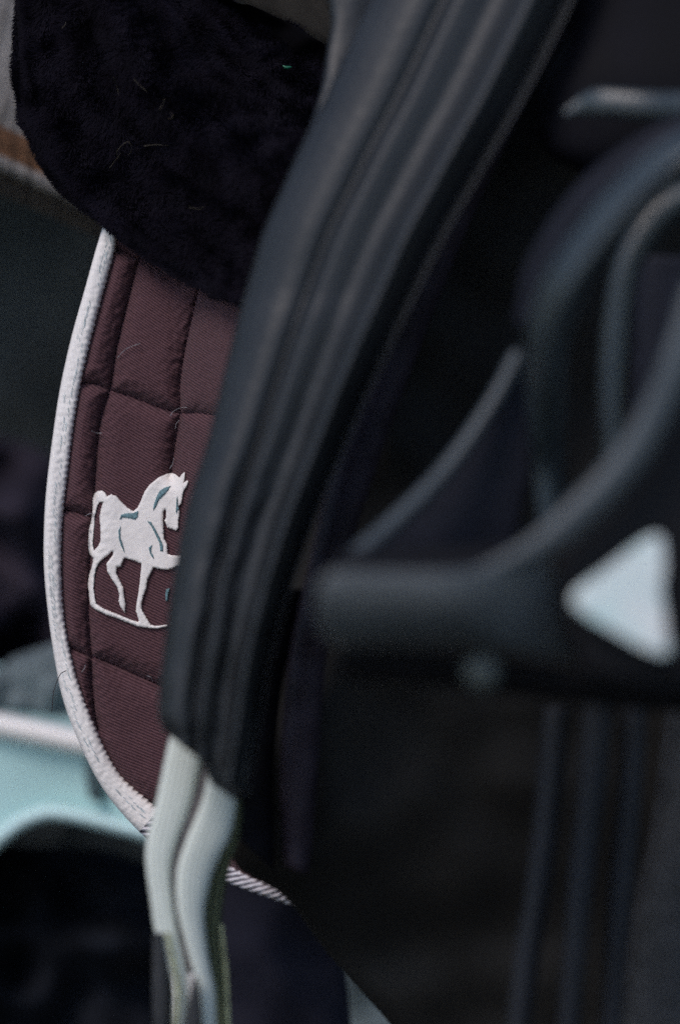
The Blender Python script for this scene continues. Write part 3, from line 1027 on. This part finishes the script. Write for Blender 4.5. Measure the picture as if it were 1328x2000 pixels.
# ------------------------------------------------------------------ stirrup
sti = thing('stirrup', 'black composite stirrup with a pale reflective triangle on its side at right', 'stirrup', P(950, 1180, .72))
TD = .695
loft('tread', [(616, 1168, TD), (626, 1136, TD), (660, 1114, TD), (760, 1116, TD), (860, 1116, TD), (950, 1108, TD), (1040, 1078, TD + .006), (1160, 1010, TD + .022)],
     [(616, 1190, TD), (626, 1232, TD), (660, 1262, TD), (760, 1264, TD), (860, 1262, TD), (950, 1268, TD), (1040, 1282, TD + .006), (1160, 1300, TD + .022)], M['tread'], sti,
     prof=(lambda u, v: 0.020 * max(0, 1 - abs(2 * u - 0.45) ** 2.0 / 2.5) ** 0.5 * (0.55 + 0.45 * sm(v * 6)) * (1 - 0.75 * sm((v - 0.55) / 0.45))), thick=0.03, nu=30, nv=80)
loft('tread_pad', [(668, 1078, TD + .035), (760, 1070, TD + .035), (900, 1066, TD + .035), (1060, 1056, TD + .035)],
     [(640, 1124, TD), (760, 1124, TD), (900, 1124, TD), (1060, 1110, TD)], M['composite_d'], sti, prof=lens(0.002), thick=0.01, nu=12, nv=50)
# far branch: thin bowed web
tube('branch', [(1012, 690, TD + .075), (960, 790, TD + .072), (875, 912, TD + .066), (780, 1012, TD + .058), (690, 1092, TD + .05)], lambda t: 0.0026 + 0.0007 * t,
     M['composite'], sti, seg=14, flat=1.4)
prism('branch_web', [(1012, 700), (965, 790), (880, 910), (790, 1010), (700, 1090), (1000, 1085), (1040, 900), (1030, 700)], TD + .085, 0.006, M['navyc'], sti, bevel=0.002)
# near branch: its highlight band put in as a lighter rolled edge
tube('branch', [(860, 1128, TD - .008), (950, 1112, TD - .009), (1060, 1060, TD - .010), (1150, 985, TD - .01), (1230, 895, TD - .01), (1290, 790, TD - .01), (1330, 690, TD - .01), (1370, 560, TD - .008)],
     lambda t: 0.0010 + 0.0042 * sm(t / 0.4), M['composite'], sti, seg=18, flat=0.6)
prism('side_web', [(1075, 1075), (1100, 1048), (1165, 985), (1240, 895), (1300, 790), (1340, 690), (1420, 640), (1450, 900), (1440, 1340), (1330, 1345), (1200, 1325), (1130, 1305), (1090, 1190)],
      TD + .012, 0.012, M['composite_d'], sti, bevel=0.003)
prism('web_rim', [(1316, 1020), (1345, 1020), (1345, 1320), (1316, 1310)], TD - .004, 0.004, M['composite_d'], sti, bevel=0.001)
tri = [(1116, 1170), (1128, 1150), (1180, 1112), (1240, 1066), (1276, 1046), (1292, 1056), (1293, 1100), (1290, 1160), (1298, 1230), (1306, 1268), (1296, 1280), (1270, 1274), (1210, 1240), (1140, 1200), (1120, 1184)]
prism('reflective_inlay', tri, TD - .006, 0.003, M['reflect'], sti, bevel=0.001, curve=60)
# rivet head below the tread


def rivet(cx, cy, d, rr, parent):
    V, F = [], []
    c0 = P(cx, cy, d)
    ex, ey, ez = RM @ Vector((1, 0, 0)), RM @ Vector((0, 1, 0)), RM @ Vector((0, 0, 1))
    for j in range(7):
        ph = math.pi / 2 * j / 6
        for k in range(20):
            th = 2 * math.pi * k / 20
            V.append(c0 + (ex * math.cos(th) + ey * math.sin(th)) * max(rr * math.cos(ph), 1e-5) + ez * rr * 0.6 * math.sin(ph))
    for j in range(6):
        for k in range(20):
            a = j * 20 + k
            b = j * 20 + (k + 1) % 20
            F.append((a, b, b + 20, a + 20))
    F.append(tuple(range(19, -1, -1)))
    return link('rivet', V, F, M['metal'], parent)


rivet(940, 1312, TD, 0.0056, sti)
loft('underside_rail', [(660, 1270, TD + .02), (850, 1275, TD + .02), (1100, 1300, TD + .02), (1300, 1340, TD + .02), (1460, 1345, TD + .02)],
     [(660, 1330, TD + .03), (850, 1345, TD + .03), (1100, 1372, TD + .03), (1300, 1392, TD + .03), (1460, 1395, TD + .03)], M['composite_d'], sti, prof=lens(0.008), thick=0.01, nu=14, nv=50)

# ------------------------------------------------------------------ girth
gi = thing('girth', 'worn black padded leather girth slung over the saddle, ending in white elastic', 'girth', P(500, 900, .88))
GL = [(810, -180, .86), (722, 0, .86), (640, 180, .86), (592, 275, .86), (553, 362, .86), (513, 455, .86), (482, 560, .86), (462, 630, .858), (432, 750, .855), (404, 865, .852),
      (372, 965, .85), (348, 1070, .848), (331, 1180, .845), (316, 1300, .842), (309, 1390, .84), (320, 1428, .84)]
GR = [(1200, -180, .825), (1120, 0, .825), (1030, 180, .825), (975, 275, .825), (925, 362, .825), (872, 455, .825), (820, 560, .825), (786, 630, .825), (730, 750, .828), (680, 865, .83),
      (638, 965, .83), (598, 1070, .83), (560, 1180, .83), (528, 1300, .83), (505, 1440, .83), (484, 1558, .83)]
GK = cr([(0, 0, 0), (.03, .0052, 0), (.055, .0058, 0), (.085, .0078, 0), (.2, .0102, 0), (.3, .0082, 0), (.36, .0050, 0), (.42, .0094, 0), (.5, .0074, 0), (.6, .0036, 0),
         (.68, .0046, 0), (.77, .0118, 0), (.84, .0070, 0), (.92, -.002, 0), (1, -.012, 0)], 400)
GT = [max((q for q in GK if q.x <= k / 200 + 1e-6), key=lambda q: q.x, default=GK[0]).y for k in range(201)]
GT = [sum(GT[max(0, min(200, k + m))] for m in range(-3, 4)) / 7 if 6 < k < 196 else GT[k] for k in range(201)]


def gp(u):
    f = min(max(u, 0), 1) * 200
    k = min(int(f), 199)
    return GT[k] + (GT[k + 1] - GT[k]) * (f - k)


def gprof(u, v):
    h = gp(u)
    # a crease that dies out, and wear dents on the lower half
    h += 0.0012 * sm((v - 0.55) / 0.25) * noise.noise(Vector((u * 9, v * 22, 2)))
    h += 0.0004 * noise.noise(Vector((u * 3, v * 6, 8)))
    return h


loft('leather_body', GL, GR, M['girth'], gi, prof=gprof, thick=0.006, nu=110, nv=240)
loft('leather_fold', [(598, -180, .885), (628, -60, .88), (646, 35, .878), (638, 110, .874), (624, 190, .87), (596, 270, .868)],
     [(900, -180, .885), (860, -60, .882), (800, 35, .88), (740, 110, .876), (690, 190, .872), (640, 270, .87)], M['girth'], gi, prof=lens(0.005, 3), thick=0.003, nu=24, nv=40,
     wob=0.0008, wf=60)
# stitching beside the left edge
V, F = [], []
A_g, B_g = cri(GL, 260), cri(GR, 260)
for j in range(6, 255):
    for uu in (0.055,):
        q0 = A_g[j].lerp(B_g[j], uu)
        q1 = A_g[j + 1].lerp(B_g[j + 1], uu)
        a = P(q0.x, q0.y, q0.z - 0.0052)
        b = P(q1.x, q1.y, q1.z - 0.0052)
        t = (b - a)
        s = t.cross(vdir).normalized() * 0.0005
        e = a + t * 0.65
        m0 = len(V)
        V += [a - s, a + s, e + s, e - s, (a + e) / 2 + vdir * 0.0011]
        F += [(m0, m0 + 1, m0 + 4), (m0 + 1, m0 + 2, m0 + 4), (m0 + 2, m0 + 3, m0 + 4), (m0 + 3, m0, m0 + 4)]
q = link('edge_stitching', V, F, M['girth'], gi)
q['kind'] = 'stuff'
# leather ends over each elastic
loft('leather_end', [(398, 1400, .842), (396, 1460, .842), (400, 1500, .842), (412, 1530, .842)], [(500, 1400, .834), (492, 1470, .834), (482, 1540, .834), (466, 1568, .836)],
     M['girth'], gi, prof=lens(0.0045, 3), thick=0.003, nu=16, nv=24)
rivet(374, 1396, .832, 0.0017, gi)
rivet(455, 1482, .829, 0.0017, gi)
loft('shade_plate', [(560, 1150, .885), (500, 1300, .885), (470, 1440, .885), (462, 1560, .885), (468, 1640, .885)], [(610, 1150, .89), (560, 1300, .89), (540, 1440, .89), (535, 1560, .89), (535, 1700, .89)],  # dark plate added where the flap lies in shadow beside the girth
     M['leather'], gi, prof=lens(0.004, 3), thick=0.004, nu=20, nv=40, wob=0.001, wf=40)
ED = .868
loft('elastic', [(340, 1405, ED), (325, 1470, ED), (306, 1560, ED), (287, 1640, ED), (285, 1690, ED), (294, 1760, ED), (303, 1822, ED), (322, 1880, ED), (336, 1940, ED), (330, 2080, ED)],
     [(402, 1440, ED), (392, 1500, ED), (374, 1572, ED), (346, 1650, ED), (336, 1700, ED), (340, 1765, ED), (352, 1832, ED), (362, 1880, ED), (368, 1940, ED), (356, 2080, ED)],
     M['elastic'], gi, prof=lens(0.0042, 2.6), thick=0.002, nu=20, nv=90)
loft('elastic', [(412, 1470, ED - .004), (396, 1560, ED - .004), (364, 1640, ED - .004), (346, 1700, ED - .004), (346, 1770, ED - .004), (362, 1840, ED - .004), (376, 1890, ED - .004),
                 (392, 1950, ED - .004), (396, 2080, ED - .004)],
     [(478, 1490, ED), (464, 1560, ED), (450, 1632, ED), (418, 1700, ED), (400, 1780, ED), (406, 1855, ED), (414, 1900, ED), (422, 1950, ED), (424, 2080, ED)],
     M['elastic'], gi, prof=lens(0.0048, 2.6), thick=0.002, nu=20, nv=90)
bk_ = loft('elastic_gap_shade', [(350, 1440, ED + .0012), (340, 1560, ED + .0012), (318, 1650, ED + .0012), (316, 1720, ED + .0012), (330, 1800, ED + .0012), (350, 1900, ED + .0012)],
           [(440, 1440, ED + .0012), (430, 1560, ED + .0012), (400, 1650, ED + .0012), (380, 1720, ED + .0012), (375, 1800, ED + .0012), (385, 1900, ED + .0012)],
           M['gap_shade'], gi, prof=lens(0.002, 3), thick=0.002, nu=12, nv=50)
bk_['label'] = 'purple grey strip painted as the shaded gap between the two white elastics'
o = loft('elastic', [(440, 1540, ED + .012), (430, 1620, ED + .012), (400, 1700, ED + .012), (385, 1790, ED + .012), (392, 1880, ED + .012), (400, 1960, ED + .012), (400, 2080, ED + .012)],
         [(476, 1540, ED + .012), (470, 1620, ED + .012), (448, 1701, ED + .012), (433, 1806, ED + .012), (443, 1905, ED + .012), (449, 1980, ED + .012), (450, 2080, ED + .012)],
         M['elastic_o'], gi, prof=lens(0.004, 3), thick=0.002, nu=16, nv=80)
o['label'] = 'rear elastic with its shade painted olive'
for pts in ([(327, 1822, ED - .006), (340, 1880, ED - .006), (348, 1940, ED - .006), (338, 2060, ED - .006)], [(432, 1806, ED + .008), (442, 1905, ED + .008), (448, 2060, ED + .008)]):
    tube('elastic_edge', pts, 0.0008, M['yellow'], gi, n=40, seg=8, flat=0.6)
loft('buckle_tab', [(299, 1822, ED - .003), (298, 1880, ED - .003), (298, 1950, ED - .003), (300, 2080, ED - .003)],
     [(318, 1822, ED - .003), (326, 1880, ED - .003), (332, 1950, ED - .003), (330, 2080, ED - .003)], M['tab'], gi, prof=lens(0.004, 3), thick=0.002, nu=12, nv=40)
loft('buckle_tab', [(379, 1908, ED - .012), (370, 1945, ED - .012), (360, 2000, ED - .012), (350, 2080, ED - .012)],
     [(385, 1908, ED - .012), (392, 1945, ED - .012), (396, 2000, ED - .012), (404, 2080, ED - .012)], M['tab'], gi, prof=lens(0.003, 3), thick=0.002, nu=12, nv=30)

for o in C.objects:
    if '_origin' in o:
        if o.parent is not None:
            o.location = Vector(o['_origin']) - Vector(o.parent['_origin'])
for o in C.objects:
    if '_origin' in o:
        del o['_origin']
